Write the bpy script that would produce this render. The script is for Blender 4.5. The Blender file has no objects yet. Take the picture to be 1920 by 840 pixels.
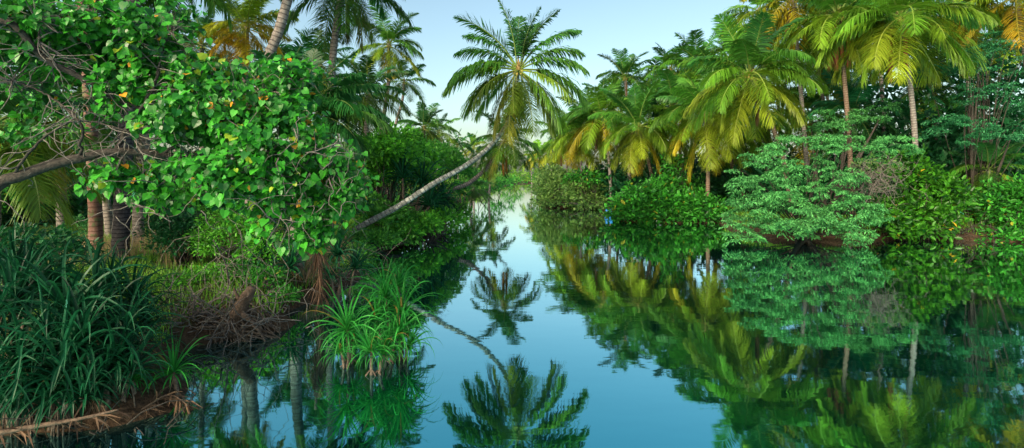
import bpy, math, random
import numpy as np
from mathutils import Vector, Matrix
R = math.radians
CAMH = 3.5; F = 960.0; HY = 325.0
rng = np.random.default_rng(7)
random.seed(7)
sc = bpy.context.scene
col = sc.collection

# ------------------------------------------------------------------ helpers
def at(px, py, D):
    """world point seen D metres ahead of the camera station"""
    return np.array([(px-960)/F*D, D, CAMH-(py-HY)/F*D])
def nrm(v):
    v = np.asarray(v, float)
    return v/np.maximum(np.linalg.norm(v, axis=-1, keepdims=True), 1e-9)
def mesh(name, V, Fs, mats, smooth=False, mi=None, attr=None):
    me = bpy.data.meshes.new(name)
    V = np.asarray(V, float)
    me.from_pydata(V.tolist(), [], Fs if isinstance(Fs, list) else Fs.tolist())
    for m in (mats if isinstance(mats, (list, tuple)) else [mats]): me.materials.append(m)
    if mi is not None: me.polygons.foreach_set('material_index', np.asarray(mi, dtype=np.int32))
    if smooth: me.polygons.foreach_set('use_smooth', [True]*len(me.polygons))
    if attr is not None:
        a = me.attributes.new('along', 'FLOAT', 'POINT'); a.data.foreach_set('value', np.asarray(attr, dtype=np.float32))
    me.update()
    return me
def obj(name, me, parent=None):
    o = bpy.data.objects.new(name, me); col.objects.link(o)
    if parent is not None: o.parent = parent
    return o
def tag(o, label=None, cat=None, group=None, kind=None):
    if label: o['label'] = label
    if cat: o['category'] = cat
    if group: o['group'] = group
    if kind: o['kind'] = kind
    return o
def thing(name, label, cat, loc=(0, 0, 0), group=None):
    o = bpy.data.objects.new(name, None); col.objects.link(o)
    o.empty_display_size = .2
    o.location = tuple(float(c) for c in loc)
    return tag(o, label, cat, group)

class Geo:
    """collects polygons for one mesh"""
    def __init__(s): s.V = []; s.F = []; s.M = []; s.A = []; s.n = 0
    def add(s, V, Fs, m=0, a=None):
        V = np.asarray(V, float); s.V.append(V)
        s.F += [[i+s.n for i in f] for f in Fs]; s.M += [m]*len(Fs)
        s.A.append(np.zeros(len(V)) if a is None else np.asarray(a, float)); s.n += len(V)
    def tube(s, P, rad, sides=7, m=0, rings=0., cap=True):
        P = np.asarray(P, float); n = len(P); rad = np.broadcast_to(rad, (n,)) if np.ndim(rad) else np.full(n, rad)
        T = nrm(np.gradient(P, axis=0)); ref = np.array([0, 0, 1.]) if abs(T[0][2]) < .8 else np.array([1., 0, 0])
        V = []; A = []; L = 0
        X = nrm(np.cross(T[0], ref))
        for i in range(n):
            X = nrm(X-T[i]*np.dot(X, T[i])); Y = np.cross(T[i], X)
            if i: L += np.linalg.norm(P[i]-P[i-1])
            for k in range(sides):
                a = 2*math.pi*k/sides
                V.append(P[i]+(X*math.cos(a)+Y*math.sin(a))*rad[i]); A.append(L)
        Fs = [[i*sides+k, i*sides+(k+1) % sides, (i+1)*sides+(k+1) % sides, (i+1)*sides+k] for i in range(n-1) for k in range(sides)]
        if cap: Fs += [list(range(sides))[::-1], [(n-1)*sides+k for k in range(sides)]]
        s.add(V, Fs, m, A)
    def inst(s, tV, tF, O, D, N, S, m=0, W=None):
        """template leaf instanced: origin O, direction D (x), normal N (z), size S"""
        O = np.asarray(O); D = nrm(D); N = np.asarray(N)
        Y = nrm(np.cross(N, D)); Z = np.cross(D, Y); S = np.broadcast_to(S, (len(O),))
        W = S if W is None else np.broadcast_to(W, (len(O),))
        V = O[:, None, :]+D[:, None, :]*(tV[None, :, 0, None]*S[:, None, None])+Y[:, None, :]*(tV[None, :, 1, None]*W[:, None, None])+Z[:, None, :]*(tV[None, :, 2, None]*S[:, None, None])
        k = len(tV); base = s.n
        s.V.append(V.reshape(-1, 3)); s.A.append(np.zeros(len(O)*k))
        for i in range(len(O)):
            b = base+i*k
            for f in tF: s.F.append([b+j for j in f])
        s.M += [m]*(len(O)*len(tF)); s.n += len(O)*k
    def mesh(s, name, mats, smooth=False):
        return mesh(name, np.concatenate(s.V), s.F, mats, smooth, s.M, np.concatenate(s.A))

HEART = (np.array([[0, 0, 0], [-.12, .28, .05], [.2, .5, .09], [.6, .33, .05], [1, 0, -.08], [-.12, -.28, .05], [.2, -.5, .09], [.6, -.33, .05], [.45, 0, 0]]),
         [[0, 8, 2, 1], [8, 4, 3, 2], [0, 5, 6, 8], [8, 6, 7, 4]])
OVAL = (np.array([[0, 0, 0], [.3, .22, .05], [.7, .2, .04], [1, 0, -.06], [.7, -.2, .04], [.3, -.22, .05]]), [[0, 3, 2, 1], [0, 5, 4, 3]])
DIAM = (np.array([[0, 0, 0], [.45, .25, .05], [1, 0, -.05], [.45, -.25, .05]]), [[0, 2, 1], [0, 3, 2]])
PINN = (np.array([[0, 0, 0], [.35, .17, .0], [.8, .15, -.04], [1, 0, -.12], [.8, -.15, -.04], [.35, -.17, 0]]), [[0, 3, 2, 1], [0, 5, 4, 3]])

# ------------------------------------------------------------------ materials
def newmat(name):
    m = bpy.data.materials.new(name); m.use_nodes = True
    nt = m.node_tree; nt.nodes.clear()
    out = nt.nodes.new('ShaderNodeOutputMaterial')
    return m, nt, nt.nodes, nt.links, out
def ramp(nodes, stops, interp='LINEAR'):
    r = nodes.new('ShaderNodeValToRGB'); cr = r.color_ramp; cr.interpolation = interp
    while len(cr.elements) < len(stops): cr.elements.new(.5)
    for e, (p, c) in zip(cr.elements, stops): e.position = p; e.color = (*c, 1)
    return r
def leafmat(name, c1, c2, rare=None, thr=.98, trans=.35, rough=.45, nscale=.6, spec=.35, dry=None, dthr=.97):
    m, nt, N, L, out = newmat(name)
    g = N.new('ShaderNodeNewGeometry')
    st = [(0, c1), (min(thr, dthr)-.01, c2)]
    r = ramp(N, st); L.new(g.outputs['Random Per Island'], r.inputs[0])
    colr = r.outputs[0]
    for c, lo, hi in ((rare, thr, 2), (dry, dthr, thr)):
        if c is None: continue
        a = N.new('ShaderNodeMath'); a.operation = 'GREATER_THAN'; L.new(g.outputs['Random Per Island'], a.inputs[0]); a.inputs[1].default_value = lo
        b = N.new('ShaderNodeMath'); b.operation = 'LESS_THAN'; L.new(g.outputs['Random Per Island'], b.inputs[0]); b.inputs[1].default_value = hi
        k = N.new('ShaderNodeMath'); k.operation = 'MULTIPLY'; L.new(a.outputs[0], k.inputs[0]); L.new(b.outputs[0], k.inputs[1])
        mx = N.new('ShaderNodeMixRGB'); L.new(k.outputs[0], mx.inputs[0]); L.new(colr, mx.inputs[1]); mx.inputs[2].default_value = (*c, 1); colr = mx.outputs[0]
    tc = N.new('ShaderNodeTexCoord'); no = N.new('ShaderNodeTexNoise'); no.inputs['Scale'].default_value = nscale; no.inputs['Detail'].default_value = 4
    L.new(tc.outputs['Object'], no.inputs['Vector'])
    mr = N.new('ShaderNodeMapRange'); mr.inputs[1].default_value = .3; mr.inputs[2].default_value = .7; mr.inputs[3].default_value = .65; mr.inputs[4].default_value = 1.3
    L.new(no.outputs[0], mr.inputs[0])
    mu = N.new('ShaderNodeVectorMath'); mu.operation = 'SCALE'; L.new(colr, mu.inputs[0]); L.new(mr.outputs[0], mu.inputs['Scale'])
    p = N.new('ShaderNodeBsdfPrincipled'); L.new(mu.outputs[0], p.inputs['Base Color']); p.inputs['Roughness'].default_value = rough
    p.inputs['Specular IOR Level'].default_value = spec
    t = N.new('ShaderNodeBsdfTranslucent'); hs = N.new('ShaderNodeHueSaturation'); hs.inputs['Value'].default_value = 1.5; hs.inputs['Hue'].default_value = .49
    L.new(mu.outputs[0], hs.inputs['Color']); L.new(hs.outputs[0], t.inputs['Color'])
    ms = N.new('ShaderNodeMixShader'); ms.inputs[0].default_value = trans
    L.new(p.outputs[0], ms.inputs[1]); L.new(t.outputs[0], ms.inputs[2]); L.new(ms.outputs[0], out.inputs[0])
    return m
def frondmat(name, rach=False):
    m, nt, N, L, out = newmat(name)
    oi = N.new('ShaderNodeObjectInfo'); g = N.new('ShaderNodeNewGeometry')
    mr = N.new('ShaderNodeMapRange'); mr.inputs[3].default_value = .7; mr.inputs[4].default_value = 1.35
    L.new(g.outputs['Random Per Island'], mr.inputs[0])
    mu = N.new('ShaderNodeVectorMath'); mu.operation = 'SCALE'; L.new(mr.outputs[0], mu.inputs['Scale'])
    if rach:
        mx = N.new('ShaderNodeMixRGB'); mx.inputs[0].default_value = .45; L.new(oi.outputs['Color'], mx.inputs[1]); mx.inputs[2].default_value = (.26, .27, .07, 1)
        L.new(mx.outputs[0], mu.inputs[0])
    else: L.new(oi.outputs['Color'], mu.inputs[0])
    p = N.new('ShaderNodeBsdfPrincipled'); L.new(mu.outputs[0], p.inputs['Base Color']); p.inputs['Roughness'].default_value = .42; p.inputs['Specular IOR Level'].default_value = .3
    t = N.new('ShaderNodeBsdfTranslucent'); hs = N.new('ShaderNodeHueSaturation'); hs.inputs['Value'].default_value = 1.4; hs.inputs['Hue'].default_value = .49
    L.new(mu.outputs[0], hs.inputs['Color']); L.new(hs.outputs[0], t.inputs['Color'])
    ms = N.new('ShaderNodeMixShader'); ms.inputs[0].default_value = .0 if rach else .28
    L.new(p.outputs[0], ms.inputs[1]); L.new(t.outputs[0], ms.inputs[2]); L.new(ms.outputs[0], out.inputs[0])
    return m
def barkmat(name, c1, c2, ring=0., ringc=(.05, .04, .04), spots=None, nscale=9., bump=.5, green=None):
    m, nt, N, L, out = newmat(name)
    tc = N.new('ShaderNodeTexCoord'); no = N.new('ShaderNodeTexNoise'); no.inputs['Scale'].default_value = nscale; no.inputs['Detail'].default_value = 7; no.inputs['Roughness'].default_value = .7
    L.new(tc.outputs['Object'], no.inputs['Vector'])
    r = ramp(N, [(.35, c1), (.68, c2)]); L.new(no.outputs[0], r.inputs[0]); c = r.outputs[0]; h = no.outputs[0]
    if spots:
        n2 = N.new('ShaderNodeTexNoise'); n2.inputs['Scale'].default_value = 5; n2.inputs['Detail'].default_value = 5; L.new(tc.outputs['Object'], n2.inputs['Vector'])
        r2 = ramp(N, [(.52, (0, 0, 0)), (.6, (1, 1, 1))]); L.new(n2.outputs[0], r2.inputs[0])
        mx = N.new('ShaderNodeMixRGB'); L.new(r2.outputs[0], mx.inputs[0]); L.new(c, mx.inputs[1]); mx.inputs[2].default_value = (*spots, 1); c = mx.outputs[0]
    if ring:
        at_ = N.new('ShaderNodeAttribute'); at_.attribute_name = 'along'
        nn = N.new('ShaderNodeMath'); nn.operation = 'MULTIPLY_ADD'; L.new(no.outputs[0], nn.inputs[0]); nn.inputs[1].default_value = .1; L.new(at_.outputs['Fac'], nn.inputs[2])
        mm = N.new('ShaderNodeMath'); mm.operation = 'MULTIPLY'; L.new(nn.outputs[0], mm.inputs[0]); mm.inputs[1].default_value = ring
        fr = N.new('ShaderNodeMath'); fr.operation = 'FRACT'; L.new(mm.outputs[0], fr.inputs[0])
        r3 = ramp(N, [(0, (1, 1, 1)), (.12, (.9, .9, .9)), (.3, (0, 0, 0)), (1, (.1, .1, .1))]); L.new(fr.outputs[0], r3.inputs[0])
        mx = N.new('ShaderNodeMixRGB'); L.new(r3.outputs[0], mx.inputs[0]); L.new(c, mx.inputs[1]); mx.inputs[2].default_value = (*ringc, 1); c = mx.outputs[0]
    p = N.new('ShaderNodeBsdfPrincipled'); L.new(c, p.inputs['Base Color']); p.inputs['Roughness'].default_value = .85; p.inputs['Specular IOR Level'].default_value = .2
    b = N.new('ShaderNodeBump'); b.inputs['Strength'].default_value = bump; b.inputs['Distance'].default_value = .03; L.new(h, b.inputs['Height']); L.new(b.outputs[0], p.inputs['Normal'])
    L.new(p.outputs[0], out.inputs[0])
    return m
def plainmat(name, c, rough=.5):
    m, nt, N, L, out = newmat(name)
    tc = N.new('ShaderNodeTexCoord'); no = N.new('ShaderNodeTexNoise'); no.inputs['Scale'].default_value = 12; L.new(tc.outputs['Object'], no.inputs['Vector'])
    r = ramp(N, [(.3, tuple(k*.75 for k in c)), (.7, tuple(min(1, k*1.15) for k in c))]); L.new(no.outputs[0], r.inputs[0])
    p = N.new('ShaderNodeBsdfPrincipled'); L.new(r.outputs[0], p.inputs['Base Color']); p.inputs['Roughness'].default_value = rough; L.new(p.outputs[0], out.inputs[0])
    return m

M = dict(
    heart=leafmat('heart_leaf', (.006, .07, .012), (.065, .40, .028), rare=(.75, .33, .03), thr=.991, dry=(.30, .42, .03), dthr=.975, trans=.28, rough=.36, nscale=1.1),
    acacia=leafmat('feathery_leaf', (.02, .14, .035), (.15, .50, .14), trans=.3, rough=.55, nscale=.7),
    acacia2=leafmat('feathery_leaf_deep', (.01, .10, .038), (.06, .30, .11), trans=.3, rough=.55, nscale=.7),
    mangrove=leafmat('mangrove_leaf', (.006, .05, .008), (.085, .32, .018), rare=(.6, .4, .03), thr=.992, trans=.35, rough=.35, nscale=.9),  # dark end lowered to put deep bank shade into the leaf colour
    bushgreen=leafmat('bush_leaf', (.007, .065, .012), (.08, .42, .04), rare=(.35, .36, .03), thr=.985, trans=.35, nscale=.8),  # dark end likewise carries painted shade between the leaves
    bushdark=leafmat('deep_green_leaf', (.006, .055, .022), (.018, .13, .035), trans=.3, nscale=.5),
    thicket=leafmat('thicket_leaf', (.025, .17, .018), (.15, .52, .035), trans=.32, nscale=.7),  # brighter leaf colour stands in for sun blocked by the palms in front
    olive=leafmat('olive_leaf', (.06, .15, .035), (.20, .34, .08), trans=.35, nscale=.8),
    fine=leafmat('fine_leaf', (.02, .15, .02), (.13, .42, .05), trans=.35, nscale=.9),
    reed=leafmat('strap_leaf', (.002, .03, .014), (.014, .125, .048), rare=(.14, .12, .04), thr=.99, trans=.25, rough=.42, nscale=1.5, spec=.25),  # shade of the bottom left mass is put into these dark leaf colours
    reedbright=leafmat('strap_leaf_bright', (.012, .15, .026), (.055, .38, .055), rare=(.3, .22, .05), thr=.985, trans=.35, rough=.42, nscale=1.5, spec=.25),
    grass=leafmat('grass_blade', (.05, .22, .02), (.24, .46, .05), trans=.4, nscale=.4),
    drygrass=leafmat('dry_grass_blade', (.22, .16, .08), (.42, .34, .18), trans=.4, nscale=.4),
    farwood=leafmat('far_wood_leaf', (.05, .17, .02), (.17, .33, .03), trans=.35, nscale=.08),
    leaflet=frondmat('palm_leaflet'), rachis=frondmat('palm_rachis', True),
    palmbark=barkmat('palm_bark', (.15, .12, .11), (.34, .30, .28), ring=7, ringc=(.06, .05, .05)),
    palmbarkred=barkmat('palm_bark_brown', (.14, .095, .072), (.30, .215, .165), ring=7, ringc=(.09, .045, .03)),
    palmbarkdark=barkmat('palm_bark_dark', (.04, .035, .045), (.13, .11, .12), ring=9, ringc=(.012, .011, .014)),
    palmbarkgrey=barkmat('palm_bark_grey', (.13, .14, .13), (.30, .30, .28), ring=5, ringc=(.09, .09, .085), spots=(.50, .50, .46), nscale=14),
    mossred=barkmat('palm_bark_red_moss', (.17, .075, .06), (.28, .18, .15), ring=7, ringc=(.10, .05, .04), spots=(.12, .14, .07)),
    limb=barkmat('limb_bark', (.025, .021, .019), (.10, .082, .07), nscale=20, bump=.8),
    twig=barkmat('twig_bark', (.08, .066, .06), (.27, .235, .21), nscale=20),
    wood=barkmat('dead_wood', (.06, .04, .03), (.22, .15, .11), nscale=11, bump=1.),
    dry=leafmat('dry_frond', (.07, .038, .025), (.19, .11, .065), trans=.15, rough=.8, nscale=4),
    straw=leafmat('dry_straw', (.12, .075, .05), (.30, .21, .15), trans=.15, rough=.8, nscale=4),
    root=barkmat('root_bark', (.05, .036, .027), (.24, .18, .14), nscale=16, bump=.8),
    coco=plainmat('coconut_husk', (.34, .26, .05), .5), spathe=plainmat('palm_spathe', (.26, .17, .05), .7),
    blue=plainmat('blue_plastic', (.02, .22, .62), .4), white=plainmat('white_plastic', (.75, .76, .78), .5),
)

# ------------------------------------------------------------------ setting: ground, water, sky
river = np.array([(-40, -40), (-22, -10), (-12, 2), (-9, 6.4), (-7.2, 6.8), (-5.6, 7.0), (-5.0, 7.5), (-5.3, 8.4), (-6.2, 9.2), (-6.5, 10.2), (-6.0, 10.8), (-5.1, 11.3), (-5.0, 11.9), (-5.7, 12.7), (-5.4, 14.5),
                  (-5.0, 17), (-6.2, 21.5), (-5.3, 25), (-4.6, 29), (-4.8, 33), (-7.5, 42), (-6.6, 56), (-5.2, 80), (-3.6, 105), (-3, 135), (2, 175), (7, 185), (6.3, 150), (4.6, 110),
                  (4.0, 84), (2.9, 60), (3.0, 53.5), (8.6, 50), (8.8, 41), (7.6, 37.4), (11, 36), (14.6, 36.2), (13.4, 31), (14, 27.8), (18, 26.6), (22, 27.6), (26, 26), (34, 25), (50, 20), (90, 5), (90, -40)], float)
def sdist(x, y):
    """positive on land, negative over water"""
    P = np.stack([x, y], -1); d = np.full(x.shape, 1e9); ins = np.zeros(x.shape, bool)
    n = len(river)
    for i in range(n):
        a, b = river[i], river[(i+1) % n]
        ab = b-a; t = np.clip(((P-a)@ab)/(ab@ab), 0, 1)
        d = np.minimum(d, np.linalg.norm(P-(a+t[..., None]*ab), axis=-1))
        c = ((a[1] > y) != (b[1] > y)) & (x < (b[0]-a[0])*(y-a[1])/((b[1]-a[1]) if b[1] != a[1] else 1e-9)+a[0])
        ins ^= c
    return np.where(ins, -d, d)
def gz(x, y):
    x = np.asarray(x, float); y = np.asarray(y, float)
    s = sdist(x, y)
    h = np.where(s < 0, np.maximum(s*.7, -1.8), .55*(1-np.exp(-np.maximum(s, 0)/.5))+.5*(1-np.exp(-np.maximum(s, 0)/7)))
    w = np.sin(x*1.7+y*.9)*np.cos(y*1.3-x*.6)*.07+np.sin(x*.31+1.3)*np.cos(y*.27)*.16+np.sin(x*4.1)*np.sin(y*4.7+x)*.03
    return h+w*np.clip(s/1.0, 0, 1)
def g1(x, y): return float(gz(np.array([x]), np.array([y]))[0])

def axis(lo, hi, fine_lo, fine_hi, step):
    a = list(np.arange(fine_lo, fine_hi, step)); s = step; v = fine_hi
    while v < hi: a.append(v); s *= 1.18; v += s
    s = step; v = fine_lo-step; pre = []
    while v > lo: pre.append(v); s *= 1.18; v -= s
    return np.array(sorted(pre)+a)
xs = axis(-900, 900, -12, 30, .28); ys = axis(-60, 1800, 3, 60, .3)
X, Y = np.meshgrid(xs, ys); Z = gz(X, Y)
nx, ny = len(xs), len(ys)
V = np.stack([X, Y, Z], -1).reshape(-1, 3)
ii = np.arange(nx-1)[None, :]+np.arange(ny-1)[:, None]*nx
Fq = np.stack([ii, ii+1, ii+1+nx, ii+nx], -1).reshape(-1, 4)
m, nt, N, L, out = newmat('bank_soil')
tc = N.new('ShaderNodeTexCoord')
n1 = N.new('ShaderNodeTexNoise'); n1.inputs['Scale'].default_value = .9; n1.inputs['Detail'].default_value = 8; L.new(tc.outputs['Object'], n1.inputs['Vector'])
n2 = N.new('ShaderNodeTexNoise'); n2.inputs['Scale'].default_value = 14; n2.inputs['Detail'].default_value = 8; L.new(tc.outputs['Object'], n2.inputs['Vector'])
ra = ramp(N, [(.3, (.03, .020, .013)), (.7, (.105, .066, .042))]); L.new(n2.outputs[0], ra.inputs[0])
rb = ramp(N, [(.3, (.03, .07, .012)), (.7, (.13, .19, .04))]); L.new(n2.outputs[0], rb.inputs[0])
sx = N.new('ShaderNodeSeparateXYZ'); L.new(tc.outputs['Object'], sx.inputs[0])
ad = N.new('ShaderNodeMath'); ad.operation = 'MULTIPLY_ADD'; L.new(n1.outputs[0], ad.inputs[0]); ad.inputs[1].default_value = .9; L.new(sx.outputs['Z'], ad.inputs[2])
rc = ramp(N, [(.55, (0, 0, 0)), (.95, (1, 1, 1))])
sc_ = N.new('ShaderNodeMath'); sc_.operation = 'MULTIPLY'; L.new(ad.outputs[0], sc_.inputs[0]); sc_.inputs[1].default_value = .62; L.new(sc_.outputs[0], rc.inputs[0])
mx = N.new('ShaderNodeMixRGB'); L.new(rc.outputs[0], mx.inputs[0]); L.new(ra.outputs[0], mx.inputs[1]); L.new(rb.outputs[0], mx.inputs[2])
p = N.new('ShaderNodeBsdfPrincipled'); L.new(mx.outputs[0], p.inputs['Base Color']); p.inputs['Roughness'].default_value = .95; p.inputs['Specular IOR Level'].default_value = .1
bp = N.new('ShaderNodeBump'); bp.inputs['Distance'].default_value = .06; L.new(n2.outputs[0], bp.inputs['Height']); L.new(bp.outputs[0], p.inputs['Normal'])
L.new(p.outputs[0], out.inputs[0])
g = obj('ground', mesh('ground', V, Fq, m, True)); tag(g, kind='structure', label='brown soil and grass river banks')

m, nt, N, L, out = newmat('river_water')
tc = N.new('ShaderNodeTexCoord'); mp = N.new('ShaderNodeMapping'); mp.inputs['Scale'].default_value = (.5, 1.1, 1); L.new(tc.outputs['Object'], mp.inputs[0])
no = N.new('ShaderNodeTexNoise'); no.inputs['Scale'].default_value = 1.3; no.inputs['Detail'].default_value = 3; L.new(mp.outputs[0], no.inputs['Vector'])
bp = N.new('ShaderNodeBump'); bp.inputs['Strength'].default_value = .06; bp.inputs['Distance'].default_value = .05; L.new(no.outputs[0], bp.inputs['Height'])
gl = N.new('ShaderNodeBsdfGlossy'); gl.inputs['Color'].default_value = (.62, .88, .93, 1); gl.inputs['Roughness'].default_value = .028; L.new(bp.outputs[0], gl.inputs['Normal'])
df = N.new('ShaderNodeBsdfDiffuse'); df.inputs['Color'].default_value = (.001, .018, .022, 1)
fr = N.new('ShaderNodeFresnel'); fr.inputs['IOR'].default_value = 1.33
wt = ramp(N, [(.03, (.08, .58, .64)), (.2, (.50, .78, .82)), (.5, (.80, .91, .94)), (.8, (1, 1, 1))]); L.new(fr.outputs[0], wt.inputs[0]); L.new(wt.outputs[0], gl.inputs['Color'])
mr = N.new('ShaderNodeMapRange'); mr.inputs[1].default_value = .0; mr.inputs[2].default_value = .55; mr.inputs[3].default_value = .78; mr.inputs[4].default_value = .97; L.new(fr.outputs[0], mr.inputs[0])
ms = N.new('ShaderNodeMixShader'); L.new(mr.outputs[0], ms.inputs[0]); L.new(df.outputs[0], ms.inputs[1]); L.new(gl.outputs[0], ms.inputs[2]); L.new(ms.outputs[0], out.inputs[0])
w = obj('water', mesh('water', [(-900, -200, 0), (900, -200, 0), (900, 1800, 0), (-900, 1800, 0)], [[0, 1, 2, 3]], m)); tag(w, kind='structure', label='still green blue river water')

# ------------------------------------------------------------------ palms
def frond_mesh(name, a0, bend, np_=44, seed=0, llen=.335, droop=.6, wid=.0125, side=0.):
    r = np.random.default_rng(seed); n = 15; G = Geo()
    P = [np.zeros(3)]; T = []
    for i in range(n):
        t = i/(n-1); a = R(max(-88, a0-bend*t**1.25)); yaw = side*t*t
        d = np.array([math.cos(a)*math.cos(yaw), math.cos(a)*math.sin(yaw), math.sin(a)]); T.append(d)
        if i: P.append(P[-1]+(T[-1]+T[-2])/2/(n-1))
    P = np.array(P); T = nrm(np.array(T))
    G.tube(P, np.linspace(.013, .0022, n), 4, 1)
    ts = np.linspace(.17, .995, np_)
    O = []; V = []; Fc = []
    for s in (-1, 1):
        for t in ts:
            if r.random() < .07: continue
            f = min(t+r.normal()*.004, .999)*(n-1); i = min(int(f), n-2); u = f-i
            o = P[i]*(1-u)+P[i+1]*u; tg = nrm(T[i]*(1-u)+T[i+1]*u)
            sd = nrm(np.cross([0, 0, 1.], tg)) if abs(tg[2]) < .99 else np.array([0, 1., 0])
            up = np.cross(tg, sd)
            ln = llen*(math.sin(math.pi*min(1, .12+.95*(t-.1)))**.55*.9+.12)*(1+.12*r.standard_normal())
            if t > .85: ln *= 1-.45*(t-.85)/.15
            fw = .45+.9*t*t+.12*r.standard_normal(); dd = nrm(sd*s+tg*fw+up*(.28+.15*r.standard_normal()))
            g_ = droop*(.75+.5*r.random()); w = wid*(.85+.3*r.random())
            q = o.copy(); pts = [q]
            for k in range(3):
                dd = nrm(dd+np.array([0, 0, -1.])*g_*(.25, .55, .8)[k]); q = q+dd*ln/3; pts.append(q)
            wv = nrm(np.cross(dd, up*.5+np.array([.2, .1, .6])))*w
            wv = nrm(tg+.3*up)*w
            vv = [pts[0]-wv*.4, pts[0]+wv*.4, pts[1]-wv, pts[1]+wv, pts[2]-wv*.8, pts[2]+wv*.8, pts[3]]
            G.add(vv, [[0, 1, 3, 2], [2, 3, 5, 4], [4, 5, 6]], 0)
    return G.mesh(name, [M['leaflet'], M['rachis']])
ELEV = [84, 68, 52, 36, 20, 4, -14, -34, -56, -74]
BEND = [30, 48, 66, 78, 80, 76, 62, 46, 28, 12]
FR = {}
for q, (npp, wd) in {'hi': (84, .0092), 'mid': (58, .012), 'lo': (24, .03)}.items():
    for k, (a, b) in enumerate(zip(ELEV, BEND)):
        for v in range(3 if q == 'hi' else 2):
            FR[q, k, v] = frond_mesh('palm_frond', a+(-6, 6, 1)[v], b*(1.12, .85, 1)[v], npp, seed=k*7+v, wid=wd, llen=(.22, .25, .28, .31)[k] if k < 4 else .335, droop=(.55, .8, 1.0)[v]*(1 if k > 1 else .5), side=(.3, -.25, .1)[v])
NV = {'hi': 3, 'mid': 2, 'lo': 2}
# hanging dead frond (straight down, limp)
def dead_mesh():
    r = np.random.default_rng(5); G = Geo()
    P = np.array([[.0, 0, 0], [.12, 0, .0], [.2, 0, -.12], [.22, 0, -.4], [.2, 0, -.7], [.19, 0, -1.]]); G.tube(P, [.014, .012, .010, .007, .005, .002], 4, 1)
    for i in range(90):
        t = r.uniform(.15, 1); z = -t; o = np.array([.21, 0, z*.8])
        a = r.uniform(0, 6.28); d = np.array([math.cos(a)*.05, math.sin(a)*.05, -.22-.1*r.random()]); w = np.array([-math.sin(a), math.cos(a), 0])*.010
        G.add([o-w*.5, o+w*.5, o+d*.5-w+[math.cos(a)*.02, math.sin(a)*.02, 0], o+d*.5+w+[math.cos(a)*.02, math.sin(a)*.02, 0], o+d], [[0, 1, 3, 2], [2, 3, 4]], 0)
    return G.mesh('dead_frond', [M['leaflet'], M['rachis']])
DEAD = dead_mesh()
def coco_mesh():
    G = Geo(); r = np.random.default_rng(3)
    for i in range(9):
        a = i*2.4; c = np.array([math.cos(a)*.3, math.sin(a)*.3, -.25-.12*(i % 3)]); V = []; 
        for u in range(5):
            th = math.pi*u/4
            for v in range(8):
                ph = v*math.pi/4; V.append(c+np.array([math.sin(th)*math.cos(ph)*.10, math.sin(th)*math.sin(ph)*.10, math.cos(th)*.13]))
        G.add(V, [[u*8+v, u*8+(v+1) % 8, (u+1)*8+(v+1) % 8, (u+1)*8+v] for u in range(4) for v in range(8)], 0)
        G.tube([[0, 0, .1], c*[.6, .6, .2], c+[0, 0, .1]], [.02, .015, .01], 4, 1)
    for i in range(16):
        a = r.uniform(0, 6.28); e = r.uniform(.1, 1.2); d = np.array([math.cos(a)*math.cos(e), math.sin(a)*math.cos(e), math.sin(e)])
        G.tube([[0, 0, 0], d*.35, d*.7+[0, 0, -.12]], [.03, .02, .006], 4, 1)
    G.tube([[0, 0, -.3], [0, 0, 0], [0, 0, .35], [0, 0, .7]], [.15, .2, .13, .03], 8, 1)
    return G.mesh('coconut_bunch', [M['coco'], M['spathe']], True)
COCO = coco_mesh()
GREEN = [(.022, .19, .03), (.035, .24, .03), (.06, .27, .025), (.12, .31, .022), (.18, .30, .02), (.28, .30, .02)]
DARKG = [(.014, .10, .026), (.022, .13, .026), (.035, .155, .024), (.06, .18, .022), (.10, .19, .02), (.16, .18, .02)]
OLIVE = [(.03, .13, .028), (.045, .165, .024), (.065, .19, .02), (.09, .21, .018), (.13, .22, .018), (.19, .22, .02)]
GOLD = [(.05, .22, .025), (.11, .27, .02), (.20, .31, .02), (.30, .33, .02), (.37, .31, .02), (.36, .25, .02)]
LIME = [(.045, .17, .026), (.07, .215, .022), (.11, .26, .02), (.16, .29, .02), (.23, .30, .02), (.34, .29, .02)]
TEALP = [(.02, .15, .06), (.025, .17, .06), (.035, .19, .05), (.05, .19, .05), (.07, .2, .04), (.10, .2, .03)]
def smooth(pts, n):
    pts = np.asarray(pts, float); m_ = len(pts); out_ = []
    for k in range(n):
        t = k/(n-1)*(m_-1); i = min(int(t), m_-2); u = t-i
        p0 = pts[max(i-1, 0)]; p1 = pts[i]; p2 = pts[i+1]; p3 = pts[min(i+2, m_-1)]
        out_.append(.5*((2*p1)+(-p0+p2)*u+(2*p0-5*p1+4*p2-p3)*u*u+(-p0+3*p1-3*p2+p3)*u**3))
    return np.array(out_)
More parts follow.
